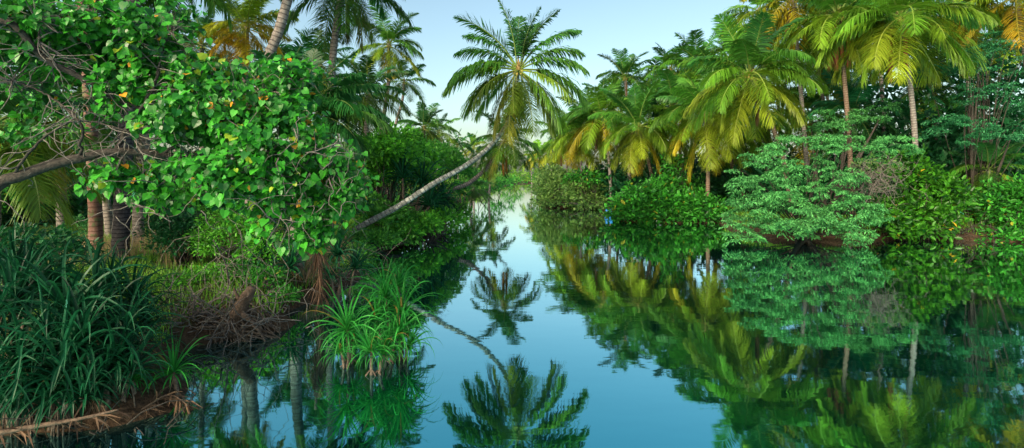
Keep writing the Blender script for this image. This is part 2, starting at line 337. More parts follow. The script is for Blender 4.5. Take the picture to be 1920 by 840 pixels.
def palm(label, hub, base, Lf, pal=GREEN, n=24, q='hi', bark='palmbark', r0=.17, r1=.11, seed=0, lo=8, hi_=0, group=None, dead=0, way=None, coco=True, tilt=(0, 0), name='coconut_palm', start=None, azs=None, trunk=True, deadc=(.34, .14, .05), power=.95):
    r = random.Random(seed+99)
    hub = np.asarray(hub, float); base = np.asarray(base, float)
    root = thing(name, label, 'palm tree', base, group)
    if trunk:
        if way is None:
            k = hub-base; mid = base+k*.5+np.array([k[0]*-.12+r.uniform(-.15, .15), 0, abs(k[0])*-.0]); way = [mid]
        pts = smooth([base-[0, 0, .3]]+[np.asarray(w_) for w_ in way]+[hub], 60)-base
        rr = np.linspace(r0, r1, 60); rr[:6] *= np.linspace(1.45, 1, 6)
        rr = rr*(1+.035*np.sin(np.arange(60)*2.1))
        G = Geo(); G.tube(pts, rr, 10)
        obj('trunk', G.mesh('trunk', M[bark], True), root)
    hl = hub-base
    if coco:
        c = obj('coconut_bunch', COCO, root); c.location = hl; c.scale = (Lf/5.4,)*3; c.rotation_euler = (0, 0, r.uniform(0, 6))
    a = r.uniform(0, 6.28)
    for i in range(n):
        t = (i+.5)/n; e = hi_+(lo-hi_)*t**power+r.uniform(-.5, .5); e = int(min(max(round(e), 0), 9))
        az = a+i*2.39996+r.uniform(-.22, .22)
        if azs: az, e = azs[i % len(azs)]; az = R(az)+r.uniform(-.05, .05)
        o = obj('frond', FR[q, e, r.randrange(NV[q])], root)
        o.location = hl+np.array([math.cos(az)*.09, math.sin(az)*.09, .1-.035*e])
        s = Lf*r.uniform(.86, 1.1)*(1 if e > 0 else .85); o.scale = (s, s*r.choice((-1, 1)), s)
        o.rotation_euler = (r.uniform(-.14, .14)+tilt[0], tilt[1], az)
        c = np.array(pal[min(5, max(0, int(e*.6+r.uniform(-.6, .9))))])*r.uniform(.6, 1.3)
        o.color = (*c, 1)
    for i in range(dead):
        az = r.uniform(0, 6.28); o = obj('dead_frond', DEAD, root); o.location = hl-np.array([0, 0, .25]); s = Lf*r.uniform(.55, .8); o.scale = (s*.8, s*.8, s)
        o.rotation_euler = (0, 0, az); c = np.array(deadc)*r.uniform(.8, 1.15); o.color = (*c, 1)
    return root
def gp(px, D, dx=0):
    x = (px-960)/F*D+dx; return np.array([x, D, g1(x, D)])

# the leaning palm of the river
b = np.array([-7.2, 22.6, g1(-7.2, 22.6)])
palm('tall palm leaning far out over the middle of the river, its crown against open sky', at(972, 128, 23.3), b, 3.35, OLIVE, 28, 'hi', 'palmbarkgrey', .145, .09, seed=4,
     way=[at(660, 436, 22.7), at(745, 388, 22.9), at(812, 345, 23.1), at(880, 306, 23.2), at(930, 262, 23.3), at(958, 212, 23.3)],
     azs=[(100, 0), (200, 0), (-20, 0), (185, 1), (5, 1), (50, 1), (172, 2), (20, 2), (182, 3), (-5, 3), (130, 3), (193, 4), (-12, 4), (80, 5), (190, 5), (0, 5), (215, 6), (-28, 6), (172, 6), (10, 7),
          (262, 6), (160, 7), (205, 8), (-25, 8), (240, 8), (300, 8), (100, 8), (330, 7)], dead=0)
palm('shorter dark palm leaning over the water under the crown of the tall leaning palm', at(946, 262, 36), gp(815, 36), 2.9, OLIVE, 24, 'mid', 'palmbark', .19, .12, seed=9,
     way=[at(838, 364, 36), at(880, 343, 36), at(918, 308, 36)], dead=4, deadc=(.40, .17, .03))
GR = 'coconut palms along the right bank'
def rp(label, hx, hy, D, Lf, bx, pal=LIME, **k):
    k.setdefault('group', GR); k.setdefault('dead', 2 if k.get('q') == 'hi' else 1); k.setdefault('deadc', (.22, .12, .05))
    palm(label, at(hx, hy, D), gp(bx, D), Lf, pal, **k)
rp('large drooping palm with yellow green fronds rising behind the feathery tree, crown against sky', 1405, 140, 31, 4.3, 1490, LIME, n=32, q='hi', bark='palmbarkred', seed=11)
rp('tall palm with long hanging fronds and a bare slanting trunk above the glossy mangrove bush', 1690, 30, 29, 4.6, 1722, LIME, n=30, q='hi', bark='palmbark', seed=12, dead=2, deadc=(.42, .13, .06))
rp('tall palm with a skirt of red brown dead fronds under its crown', 1572, 28, 32, 4.1, 1600, LIME, n=26, q='hi', bark='palmbarkred', seed=13, dead=9, deadc=(.50, .15, .07))
rp('golden palm at the top edge between the drooping palm and the dead skirted palm', 1487, -5, 36, 3.9, 1520, GOLD, n=24, q='mid', seed=14, dead=3, deadc=(.34, .15, .06))
rp('low wide palm with golden lower fronds above the leafy waterside bush', 1196, 238, 42, 4.2, 1235, LIME, n=30, q='hi', bark='palmbarkred', seed=15)
rp('shaggy palm with drooping olive fronds and brown trunk right of the golden fronded palm', 1322, 215, 38, 4.3, 1326, LIME, n=28, q='hi', bark='palmbarkred', seed=16, lo=9)
rp('slender palm whose small crown pokes above the others against the sky', 1172, 145, 50, 3.3, 1180, OLIVE, n=18, q='mid', seed=17, lo=6)
rp('small palm crown showing above the row just left of the large drooping palm', 1258, 130, 48, 3.3, 1270, OLIVE, n=18, q='mid', seed=18, lo=7)
rp('leftmost near palm of the right bank with brownish hanging fronds beside the river gap', 1086, 245, 51, 4.0, 1090, LIME, n=26, q='mid', seed=19, dead=2, deadc=(.3, .17, .05))
rp('palm with yellow fronds between the river gap and the low wide palm', 1128, 215, 49, 4.4, 1146, LIME, n=26, q='mid', seed=20)
rp('palm with a mid height crown left of and behind the shaggy palm', 1262, 205, 44, 4.2, 1285, LIME, n=24, q='mid', seed=21)
rp('dark palm crown just under the left fronds of the large drooping palm', 1345, 165, 42, 4.2, 1385, LIME, n=26, q='mid', bark='palmbarkred', seed=22)
rp('palm in the second row, crown at the left shoulder of the large drooping palm', 1310, 120, 46, 3.6, 1350, LIME, n=24, q='mid', seed=23)
rp('yellow green palm crown cut by the top edge above the large drooping palm', 1425, 22, 42, 4.0, 1450, LIME, n=22, q='mid', seed=24)
rp('palm behind the dead skirted palm with crown half hidden in the canopy', 1530, 110, 40, 4.0, 1560, OLIVE, n=22, q='mid', seed=25)
rp('palm behind the slanting trunk, crown filling the canopy at the top edge', 1640, 15, 38, 4.0, 1660, LIME, n=22, q='mid', seed=26)
rp('orange tinged palm at the top right above the blue green tree', 1800, 5, 35, 3.9, 1830, GOLD, n=22, q='mid', seed=27, dead=2, deadc=(.6, .22, .04))
rp('golden palm at the far top right corner', 1905, -10, 31, 3.9, 1960, GOLD, n=22, q='mid', seed=28)
rp('low bushy palm with hanging fronds beside the bare bank at the right edge', 1852, 318, 30, 2.3, 1858, OLIVE, n=18, q='hi', seed=29, r0=.16, coco=False)
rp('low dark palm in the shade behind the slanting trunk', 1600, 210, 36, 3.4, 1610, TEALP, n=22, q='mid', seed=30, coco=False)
rp('bright yellow palm lit by the sun at the far end of the right bank', 1032, 285, 88, 3.6, 1036, GOLD, n=20, q='lo', seed=31, lo=7)
rp('pale far palm beside the bright yellow one at the end of the right bank', 1062, 268, 76, 3.6, 1066, LIME, n=20, q='lo', seed=32)
rp('sunlit yellow palm nearest the gap at the far end of the river', 1010, 292, 96, 3.6, 1012, GOLD, n=20, q='lo', seed=33, lo=7)
rp('tiny far green palm low on the horizon in the river gap', 996, 304, 130, 3.6, 997, LIME, n=18, q='lo', seed=34, lo=7)
for k, (hx, hy, D, bx) in enumerate([(1100, 225, 60, 1104), (1150, 200, 58, 1160), (1215, 175, 56, 1222), (1290, 160, 54, 1300), (1370, 110, 52, 1380), (1455, 90, 50, 1465), (1545, 70, 48, 1555),
                                     (1620, 90, 47, 1628), (1715, 70, 45, 1722), (1800, 95, 44, 1808), (1885, 80, 42, 1893), (1240, 235, 47, 1250), (1430, 210, 42, 1436), (1520, 215, 42, 1528), (1750, 170, 40, 1756),
                                     (1385, 235, 40, 1395), (1060, 262, 62, 1064)]):
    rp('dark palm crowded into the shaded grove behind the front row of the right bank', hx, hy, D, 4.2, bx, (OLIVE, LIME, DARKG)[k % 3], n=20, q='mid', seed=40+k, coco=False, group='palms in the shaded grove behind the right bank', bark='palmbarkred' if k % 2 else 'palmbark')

GL = 'coconut palms along the left bank'
def lp(label, hub, base, Lf, pal, **k):
    k.setdefault('group', GL); palm(label, hub, base, Lf, pal, **k)
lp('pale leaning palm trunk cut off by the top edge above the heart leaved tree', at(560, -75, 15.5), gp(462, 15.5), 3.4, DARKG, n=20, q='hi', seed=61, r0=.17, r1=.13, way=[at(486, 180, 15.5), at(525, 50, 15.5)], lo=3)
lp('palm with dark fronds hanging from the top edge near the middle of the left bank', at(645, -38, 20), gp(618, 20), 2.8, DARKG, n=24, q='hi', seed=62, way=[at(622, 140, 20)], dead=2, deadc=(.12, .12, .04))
lp('golden palm far behind the heart leaved tree at the upper left', at(462, 50, 23), gp(466, 23), 2.2, [(.10, .28, .02), (.2, .34, .02), (.34, .38, .02), (.5, .4, .02), (.6, .4, .02), (.62, .34, .02)], n=26, q='hi', seed=63)  # yellow palette brightened to paint sunlight on a crown standing in shade
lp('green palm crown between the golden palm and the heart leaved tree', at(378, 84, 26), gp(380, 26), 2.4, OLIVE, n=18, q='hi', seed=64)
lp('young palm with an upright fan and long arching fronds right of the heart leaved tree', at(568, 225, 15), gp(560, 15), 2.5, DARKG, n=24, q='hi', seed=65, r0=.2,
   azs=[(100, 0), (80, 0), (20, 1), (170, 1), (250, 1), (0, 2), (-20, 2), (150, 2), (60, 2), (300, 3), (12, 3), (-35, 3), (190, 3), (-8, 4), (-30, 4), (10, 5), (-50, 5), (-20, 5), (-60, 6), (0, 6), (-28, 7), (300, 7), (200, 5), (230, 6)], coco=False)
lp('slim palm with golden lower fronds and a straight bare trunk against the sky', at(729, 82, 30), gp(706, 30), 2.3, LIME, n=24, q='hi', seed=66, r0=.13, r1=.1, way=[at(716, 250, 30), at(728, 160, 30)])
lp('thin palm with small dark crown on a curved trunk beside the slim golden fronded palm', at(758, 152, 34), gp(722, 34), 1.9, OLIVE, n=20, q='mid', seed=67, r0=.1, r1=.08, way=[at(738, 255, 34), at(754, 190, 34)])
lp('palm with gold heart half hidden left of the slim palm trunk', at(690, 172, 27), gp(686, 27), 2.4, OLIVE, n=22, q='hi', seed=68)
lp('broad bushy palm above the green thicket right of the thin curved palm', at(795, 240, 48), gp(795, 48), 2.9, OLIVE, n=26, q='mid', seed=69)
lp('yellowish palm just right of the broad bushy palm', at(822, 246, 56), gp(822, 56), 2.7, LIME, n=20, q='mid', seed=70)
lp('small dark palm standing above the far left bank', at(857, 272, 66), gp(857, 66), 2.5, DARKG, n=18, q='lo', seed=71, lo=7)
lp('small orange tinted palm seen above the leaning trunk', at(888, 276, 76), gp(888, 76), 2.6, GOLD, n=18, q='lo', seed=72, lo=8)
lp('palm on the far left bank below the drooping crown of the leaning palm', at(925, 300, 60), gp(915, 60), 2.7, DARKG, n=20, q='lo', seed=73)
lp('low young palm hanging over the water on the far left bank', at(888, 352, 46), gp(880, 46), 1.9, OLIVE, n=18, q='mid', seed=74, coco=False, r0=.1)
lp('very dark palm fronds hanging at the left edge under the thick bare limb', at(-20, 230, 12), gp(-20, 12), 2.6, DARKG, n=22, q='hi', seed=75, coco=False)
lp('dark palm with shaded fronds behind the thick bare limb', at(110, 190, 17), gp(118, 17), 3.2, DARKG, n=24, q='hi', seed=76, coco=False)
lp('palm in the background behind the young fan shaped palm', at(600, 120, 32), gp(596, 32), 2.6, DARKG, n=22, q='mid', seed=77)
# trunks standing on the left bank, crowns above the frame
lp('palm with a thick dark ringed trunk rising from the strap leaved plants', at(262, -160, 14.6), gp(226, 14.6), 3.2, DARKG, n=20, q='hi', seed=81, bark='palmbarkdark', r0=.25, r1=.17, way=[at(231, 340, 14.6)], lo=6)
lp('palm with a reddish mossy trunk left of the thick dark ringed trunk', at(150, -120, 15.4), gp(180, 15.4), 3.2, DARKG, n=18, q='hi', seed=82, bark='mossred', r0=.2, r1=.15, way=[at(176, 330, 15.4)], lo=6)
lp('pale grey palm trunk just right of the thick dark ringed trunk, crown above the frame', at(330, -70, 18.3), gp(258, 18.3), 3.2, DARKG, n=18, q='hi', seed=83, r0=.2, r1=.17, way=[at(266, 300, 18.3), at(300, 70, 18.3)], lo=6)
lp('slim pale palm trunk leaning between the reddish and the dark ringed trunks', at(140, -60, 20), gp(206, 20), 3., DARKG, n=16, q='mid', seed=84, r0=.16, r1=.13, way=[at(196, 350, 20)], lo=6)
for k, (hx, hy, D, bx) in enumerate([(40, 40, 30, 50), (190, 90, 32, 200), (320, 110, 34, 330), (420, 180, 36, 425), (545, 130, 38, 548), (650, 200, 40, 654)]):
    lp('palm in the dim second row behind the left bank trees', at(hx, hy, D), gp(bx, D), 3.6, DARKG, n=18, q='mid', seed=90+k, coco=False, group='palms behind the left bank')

# ------------------------------------------------------------------ leafy plants
def sprigs(G, C, nl, cr, size, T, up=.6, outw=.5, ctr=None, flat=1., rnd=.8, szv=.35, hang=0., r=rng, m=0):
    """leaves gathered round sprig centres C"""
    n = len(C)*nl; C2 = np.repeat(C, nl, 0)
    off = r.normal(size=(n, 3)); off = nrm(off)*(r.random((n, 1))**.45)*cr; off[:, 2] *= flat
    O = C2+off
    ov = nrm(off)
    if ctr is not None: ov = nrm(ov+outw*nrm(C2-ctr))
    D = nrm(ov+r.normal(size=(n, 3))*.45-np.array([0, 0, hang]))
    Nn = r.normal(size=(n, 3))*rnd*.5+np.array([0, 0, up])+ov*(.35+hang*.5)
    Nn += 1e-3
    S = size*(1+szv*r.normal(size=n)).clip(.45, 1.7)
    G.inst(T[0], T[1], O, D, Nn, S, m)
def blobpts(b, n, r=rng, shell=.4, lower=-.35):
    """points in the outer part of an ellipsoid (x,y,z,rx,ry,rz)"""
    d = nrm(r.normal(size=(n*2, 3))); d = d[d[:, 2] > lower][:n]
    rad = (1-shell*r.random((len(d), 1))**1.4)*(1+.13*np.sin(d[:, :1]*5+b[0])*np.cos(d[:, 1:2]*6+b[1]))
    return np.array(b[:3])+d*rad*np.array(b[3:])
def stems(G, base, C, n, r=rng, r0=.05, r1=.008, spread=.4, m=0):
    idx = r.choice(len(C), min(n, len(C)), replace=False)
    for i in idx:
        b0 = np.array(base)+np.array([r.uniform(-spread, spread), r.uniform(-spread, spread), -.1]); t = C[i]
        mid = (b0+t)/2+r.normal(size=3)*.12*np.linalg.norm(t-b0); mid[2] = b0[2]+(t[2]-b0[2])*.6
        G.tube(smooth([b0, mid, t], 8), np.linspace(r0*r.uniform(.6, 1.1), r1, 8), 5, m)
def bush(label, blobs, mat, size, per=16, dens=9., T=OVAL, cat='bush', name='bush', group=None, seed=1, cr=None, bark='limb', nst=10, r0=.05, flat=.8, hang=0., shell=.5, up=.6, base=None, lower=-.35):
    r = np.random.default_rng(seed); G = Geo(); S = Geo()
    blobs = [np.array(b_, float) for b_ in blobs]; cr = cr or size*2.2
    b0 = blobs[0]; bx, by = (b0[0], b0[1]) if base is None else base
    o0 = np.array([bx, by, max(g1(bx, by), -.2)])
    for b_ in blobs:
        area = 4*math.pi*((b_[3]*b_[4]+b_[3]*b_[5]+b_[4]*b_[5])/3)*.7
        n = max(6, int(area*dens/(cr*cr*3.14)*.35))
        C = blobpts(b_, n, r, shell, lower); C = C[C[:, 2] > .08+0*C[:, 2]]
        if not len(C): continue
        sprigs(G, C-o0, per, cr, size, T, up=up, ctr=b_[:3]-o0, flat=flat, hang=hang, r=r)
        stems(S, [0, 0, 0], C-o0, nst, r, r0, .008, spread=.35*min(b_[3], b_[4]))
    t = thing(name, label, cat, o0, group)
    obj('foliage', G.mesh('foliage', M[mat]), t); obj('stems', S.mesh('stems', M[bark], True), t)
    return t
def pb(px, py, D, rx, ry, rd=None):
    """blob from a place in the view: centre, half sizes in view units, depth half size in metres"""
    c = at(px, py, D); k = D/F
    return (*c, rx*k, rd if rd else rx*k*.8, ry*k)

# right bank
def spray_tree(label, sprays, mat, base, seed, twigs=40, group=None, r0=.16, leaf=.135, nper=105, cat='tree'):
    r = np.random.default_rng(seed); G = Geo(); B = Geo(); base = np.array(base)
    nodes = []; nst = 0
    for (px, py, D, rx, ry, rd, ns) in sprays:
        c = at(px, py, D)-base; k = D/F
        for i in range(int(ns*.78)):
            a = r.uniform(0, 6.28); q = r.random()**.5
            dome = 1-q*q*.9
            cc = c+np.array([math.cos(a)*q*rx*k, math.sin(a)*q*rd, (dome-.45)*ry*k*1.1+r.normal()*ry*k*.17])
            nodes.append(cc)
            pr = r.uniform(.18, .55); n = nper
            aa = r.uniform(0, 6.28, n); qq = r.random(n)**.55
            tl = r.normal(size=2)*.28
            O = cc+np.stack([np.cos(aa)*qq*pr, np.sin(aa)*qq*pr*.9, np.cos(aa)*qq*pr*tl[0]+np.sin(aa)*qq*pr*tl[1]-.30*pr*qq**2+r.normal(size=n)*.035], -1)
            Dd = np.stack([np.cos(aa), np.sin(aa), -.25-.45*qq], -1)+r.normal(size=(n, 3))*.4
            Nn = np.array([0, 0, 1.])+r.normal(size=(n, 3))*.4
            G.inst(PINN[0], PINN[1], O, Dd, Nn, leaf*r.uniform(.6, 1.25, n))
            lower = c*np.array([.6, .6, .45]); 
            if r.random() < .16:
                m1 = c*.55+cc*.2+r.normal(size=3)*.3; B.tube(smooth([[0, 0, 0], m1*np.array([.6, .6, .5]), (m1+cc)/2, cc], 10), np.linspace(r0*.22, .006, 10), 5)
    hub = c*.4
    for k in range(5):
        tgt = nodes[r.integers(len(nodes))]; B.tube(smooth([[r.uniform(-.3, .3), 0, -.4], tgt*.4+r.normal(size=3)*.2, tgt*.9], 12), np.linspace(r0, .02, 12), 7)
    t = thing('feathery_tree', label, cat, base, group)
    obj('crown', G.mesh('crown', M[mat]), t); obj('branches', B.mesh('branches', M['limb'], True), t)
    return t
GA = 'layered feathery trees of the right bank'
spray_tree('large layered feathery tree with blue green foliage spreading over the water',
           [(1440, 305, 26.5, 65, 30, 1.4, 26), (1520, 275, 27, 90, 26, 1.5, 34), (1620, 268, 27.3, 90, 26, 1.4, 34), (1690, 275, 27.5, 35, 22, 1., 12), (1440, 345, 25.8, 70, 34, 1.4, 30), (1530, 325, 26, 90, 34, 1.6, 40),
            (1450, 385, 25.2, 80, 34, 1.4, 36), (1540, 375, 25.4, 90, 40, 1.6, 44), (1450, 425, 24.4, 85, 30, 1.3, 40), (1545, 420, 24.6, 85, 34, 1.5, 44), (1600, 390, 25.4, 45, 40, 1.2, 20), (1600, 440, 24.9, 35, 22, 1, 10), (1398, 335, 26, 26, 14, .7, 7), (1392, 372, 25.6, 24, 16, .7, 7), (1388, 405, 25, 26, 14, .7, 7), (1395, 440, 24.3, 30, 12, .7, 8), (1640, 300, 26.6, 40, 16, .8, 9), (1480, 262, 28, 40, 12, .8, 8), (1640, 410, 25.2, 26, 24, .7, 8)],
           'acacia', (15.6, 27.4, .3), 201, group=GA)
spray_tree('blue green feathery tree filling the upper right corner under the golden palms',
           [(1790, 120, 31, 90, 40, 2, 44), (1870, 110, 30, 80, 50, 2, 44), (1850, 190, 30, 100, 45, 2, 54), (1790, 235, 29, 55, 34, 1.6, 26), (1880, 255, 28.6, 70, 34, 1.6, 34), (1900, 60, 31, 50, 30, 1.5, 20)],
           'acacia2', (27.5, 30.5, .8), 202, group=GA)
spray_tree('small feathery tree just above the large layered one, left of the slanting palm trunk',
           [(1560, 240, 31, 55, 20, 1.2, 22), (1620, 222, 31, 40, 20, 1.2, 18), (1540, 215, 32, 30, 14, 1, 8), (1650, 200, 31.5, 30, 16, 1, 9)], 'acacia', (19, 30.5, .8), 203, group=GA)
# tangle of bare twigs on the feathery tree
def tangle(name, label, cat, c, rad, n, mat='twig', r0=.012, seg=.5, seed=3, down=.3, base=None, steps=7, group=None):
    r = np.random.default_rng(seed); G = Geo(); c = np.array(c, float)
    o0 = c if base is None else np.array(base, float)
    for i in range(n):
        p = c+r.normal(size=3)*np.array(rad)*.45-o0; d = nrm(r.normal(size=3)+np.array([0, 0, -down])); P = [p]
        for k in range(steps): d = nrm(d+r.normal(size=3)*.38+np.array([0, 0, -down*.25])); P.append(P[-1]+d*seg*r.uniform(.5, 1.2)/steps*3)
        G.tube(P, np.linspace(r0, r0*.3, len(P)), 4)
    if base is not None: G.tube(smooth([[0, 0, -.2], (c-o0)*.5+[.1, 0, 0], c-o0], 8), np.linspace(r0*4, r0*1.5, 8), 6)
    o = obj(name, G.mesh(name, M[mat], True)); o.location = o0; return tag(o, label, cat, group)
tangle('bare_shrub', 'tangle of bare grey twigs between the large feathery tree and the mangrove bush', 'shrub', at(1645, 335, 25.8), (1.3, .5, 1.1), 150, seed=5, base=(17.8, 27.3, .2))
bush('thin yellowing shrub mixed with the bare grey twigs', [pb(1650, 320, 26.2, 50, 26, .7)], 'olive', .16, per=9, dens=4, T=OVAL, seed=31, base=(18.4, 27.6))
GB = 'leafy bushes at the water edge'
bush('glossy bright green mangrove bush with leaves down to the water right of the feathery tree', [pb(1725, 400, 27.6, 70, 38, 1.4), pb(1700, 340, 28.2, 60, 50, 1.3), pb(1770, 370, 28, 40, 40, 1.2), pb(1660, 410, 27, 40, 30, 1), pb(1720, 436, 26.4, 60, 12, .7), pb(1775, 425, 26.6, 26, 14, .6)],
     'mangrove', .25, per=14, dens=13, group=GB, seed=32, flat=.7, cr=.42, nst=9)
bush('round green bush cut by the right edge beside the bare bank', [pb(1890, 400, 27.4, 45, 55, 1.5), pb(1930, 380, 27.4, 50, 50, 1.5), pb(1885, 445, 26.5, 40, 16, .9)], 'bushgreen', .22, per=14, dens=13, group=GB, seed=33, cr=.4)
bush('broad leafy bush with lime lower leaves at the water edge under the low wide palm', [pb(1215, 380, 38, 65, 34, 1.8), pb(1180, 398, 37.5, 42, 18, 1.2), pb(1265, 395, 37.6, 60, 26, 1.6), pb(1240, 360, 39, 40, 24, 1.4), pb(1180, 408, 37, 40, 9, .8), pb(1245, 409, 36.4, 50, 9, .9)],
     'bushgreen', .30, per=14, dens=14, group=GB, seed=34, cr=.5, flat=.7)
bush('low rounded green bush at the water edge beside the bare red bank', [pb(1315, 395, 37, 42, 24, 1.3), pb(1300, 380, 38, 30, 22, 1.2), pb(1312, 408, 36.2, 42, 10, .9)], 'bushgreen', .28, per=14, dens=13, group=GB, seed=35, cr=.48)
bush('tall climbing bush standing behind the broad leafy waterside bush', [pb(1268, 340, 40, 20, 36, .9), pb(1262, 310, 40, 16, 22, .8), pb(1300, 355, 40.5, 24, 22, .9)], 'bushgreen', .26, per=12, dens=9, seed=36, cr=.45)
bush('grey green thin twiggy bush at the point where the right bank meets the river gap', [pb(1050, 355, 53, 50, 34, 2.2), pb(1095, 364, 50.5, 42, 24, 1.8), pb(1050, 380, 51.5, 50, 10, 1.2), pb(1118, 384, 49, 30, 12, 1.2), pb(1030, 330, 56, 26, 18, 1.6)], 'olive', .30, per=14, dens=12, seed=37, cr=.55, bark='twig', nst=34, r0=.04)
bush('bright green shrub rising out of the grey green thin bush', [pb(1105, 335, 50, 26, 16, 1.2), pb(1070, 340, 51, 14, 10, .9)], 'bushgreen', .30, per=12, dens=9, seed=38, cr=.5)
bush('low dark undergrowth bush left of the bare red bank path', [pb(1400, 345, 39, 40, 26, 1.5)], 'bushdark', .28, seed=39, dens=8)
# exposed roots and litter on the bank
tangle('root_tangle', 'brown exposed roots and fallen stalks on the bare bank at the right', 'roots', (24.0, 27.0, .4), (3.0, .7, .35), 60, mat='limb', r0=.02, seg=.7, seed=8, down=.1)
tangle('root_tangle', 'brown roots at the foot of the mangrove bush', 'roots', (20.6, 27.4, .35), (2.2, .5, .45), 60, mat='limb', r0=.022, seg=.6, seed=9, down=.6)

# dim understory and far woods
def wood(name, label, boxes, mat, size, n, seed, T=DIAM):
    r = np.random.default_rng(seed); G = Geo()
    tot = sum((b_[1]-b_[0])*(b_[5]-b_[4])+1 for b_ in boxes)
    for (x0, x1, y0, y1, z0, z1) in boxes:
        k = int(n*((x1-x0)*(z1-z0)+1)/tot)
        x = r.uniform(x0, x1, k); y = r.uniform(y0, y1, k)
        top = z0+(z1-z0)*(.62+.2*np.sin(x*.55+y*.3+seed)+.18*np.sin(x*1.7+2+y)); z = g_z = gz(x, y)
        zz = np.maximum(z, 0)+(top-np.maximum(z, 0))*r.random(k)**.75
        C = np.stack([x, y, zz], -1); keep = sdist(x, y) > .3; C = C[keep]
        sprigs(G, C, 9, size*2., size, T, r=r, flat=.8)
    o = obj(name, G.mesh(name, M[mat])); return tag(o, label, None, None, 'stuff')
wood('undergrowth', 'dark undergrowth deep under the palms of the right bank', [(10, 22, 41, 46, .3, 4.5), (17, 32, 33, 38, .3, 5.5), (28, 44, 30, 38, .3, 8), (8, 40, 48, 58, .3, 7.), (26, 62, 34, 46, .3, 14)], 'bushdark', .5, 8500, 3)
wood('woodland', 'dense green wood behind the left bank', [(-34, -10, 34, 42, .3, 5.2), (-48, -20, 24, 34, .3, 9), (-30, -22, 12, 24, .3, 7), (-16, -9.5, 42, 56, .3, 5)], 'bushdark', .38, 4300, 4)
wood('far_woodland', 'sunlit far wood closing the end of the river', [(-40, 2, 186, 200, .3, 5), (0, 60, 190, 215, .3, 5.5), (-160, -30, 150, 220, .3, 9), (40, 220, 120, 220, .3, 10), (8, 20, 120, 170, .3, 4.6), (-14, -5, 110, 160, .3, 4.4)], 'farwood', 1.0, 4300, 5)

# left bank bushes
bush('large bright green thicket on the left bank behind the lower leaning trunk', [pb(720, 290, 27.5, 60, 36, 2.2), pb(770, 300, 32, 60, 36, 2.2), pb(700, 330, 28, 36, 30, 1.6), pb(745, 262, 33, 40, 24, 1.6), pb(690, 290, 27, 40, 26, 1.3), pb(790, 330, 29, 34, 18, 1.2)], 'thicket', .24, per=14, dens=12, group=GB, seed=51, cr=.42)
bush('dark tall bush right of the large green thicket with fine foliage', [pb(820, 305, 38, 50, 30, 2.), pb(862, 322, 42, 30, 22, 1.8), pb(800, 285, 40, 36, 18, 1.5)], 'fine', .24, per=14, dens=11, group=GB, seed=52, cr=.46)
bush('low fine leaved bush at the water under the leaning trunk', [pb(725, 415, 25, 52, 34, 1.5), pb(690, 390, 25.6, 30, 26, 1.2), pb(770, 425, 25.4, 26, 20, 1.)], 'fine', .17, per=16, dens=11, group=GB, seed=53, cr=.3, bark='twig', nst=22)
bush('bright low bush dipping into the water behind the middle of the leaning trunk', [pb(790, 425, 26, 34, 24, 1.), pb(830, 415, 29.5, 34, 20, 1.1), pb(760, 440, 24.6, 30, 14, .8), pb(850, 398, 36, 30, 16, 1.2)], 'thicket', .2, per=14, dens=12, group=GB, seed=55, cr=.36)
bush('low bush covering the shore just right of the foot of the leaning palm', [pb(700, 452, 22.5, 40, 16, .8), pb(745, 445, 24, 34, 14, .8), pb(665, 455, 21.6, 26, 18, .6)], 'fine', .15, per=14, dens=12, group=GB, seed=56, cr=.28)
bush('bright small leaved bush on the bank at the end of the lower leaning trunk', [pb(815, 372, 31, 26, 20, 1.1), pb(850, 360, 37, 26, 16, 1.3)], 'bushgreen', .24, per=12, dens=11, group=GB, seed=54)
for k, (px, py, D, rx, ry, mt, lb) in enumerate([(905, 352, 62, 38, 14, 'fine', 'low green bush on the far left bank just right of the low young palm'), (935, 346, 84, 28, 12, 'bushgreen', 'dense dark green bush further along the far left bank'),
                                               (958, 340, 118, 22, 9, 'fine', 'tiny bush on the left bank near the end of the river'), (1022, 343, 74, 24, 12, 'bushgreen', 'green bush on the right bank where the river narrows'),
                                               (1012, 336, 110, 20, 9, 'farwood', 'sunlit yellow bush on the right bank near the end of the river'), (880, 338, 58, 26, 16, 'fine', 'pale fine leaved bush behind the low young palm of the far bank')]):
    bush(lb, [pb(px, py, D, rx, ry)], mt, .42 if D > 70 else .3, per=12, dens=9, group='bushes on the far banks', seed=60+k, nst=5)
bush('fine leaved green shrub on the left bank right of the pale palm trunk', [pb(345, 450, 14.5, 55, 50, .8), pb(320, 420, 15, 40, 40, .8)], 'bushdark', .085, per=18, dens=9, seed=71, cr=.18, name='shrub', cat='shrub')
bush('light green shrub under the heart leaved tree near the driftwood', [pb(430, 450, 14.5, 70, 55, 1.), pb(500, 470, 14.2, 40, 35, .7)], 'thicket', .09, per=16, dens=8, seed=72, cr=.18, name='shrub', cat='shrub', bark='twig')  # bright leaf colour paints light onto a shrub the sun misses
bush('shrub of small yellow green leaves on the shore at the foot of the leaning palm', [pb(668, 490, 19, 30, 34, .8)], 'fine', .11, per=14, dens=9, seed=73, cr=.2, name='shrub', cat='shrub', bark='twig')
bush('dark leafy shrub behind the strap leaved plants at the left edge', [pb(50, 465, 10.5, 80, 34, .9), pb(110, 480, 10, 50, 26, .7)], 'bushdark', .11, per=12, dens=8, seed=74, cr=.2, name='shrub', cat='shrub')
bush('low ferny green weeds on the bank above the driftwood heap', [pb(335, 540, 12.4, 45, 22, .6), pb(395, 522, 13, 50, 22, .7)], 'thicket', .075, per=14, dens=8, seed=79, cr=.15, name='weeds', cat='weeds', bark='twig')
bush('green weeds on the bank directly behind the stump tip', [pb(495, 525, 13.2, 45, 26, .6), pb(450, 505, 13.6, 36, 20, .5), pb(540, 555, 12.9, 30, 18, .4)], 'bushgreen', .075, per=14, dens=8, seed=80, cr=.15, name='weeds', cat='weeds', bark='twig')
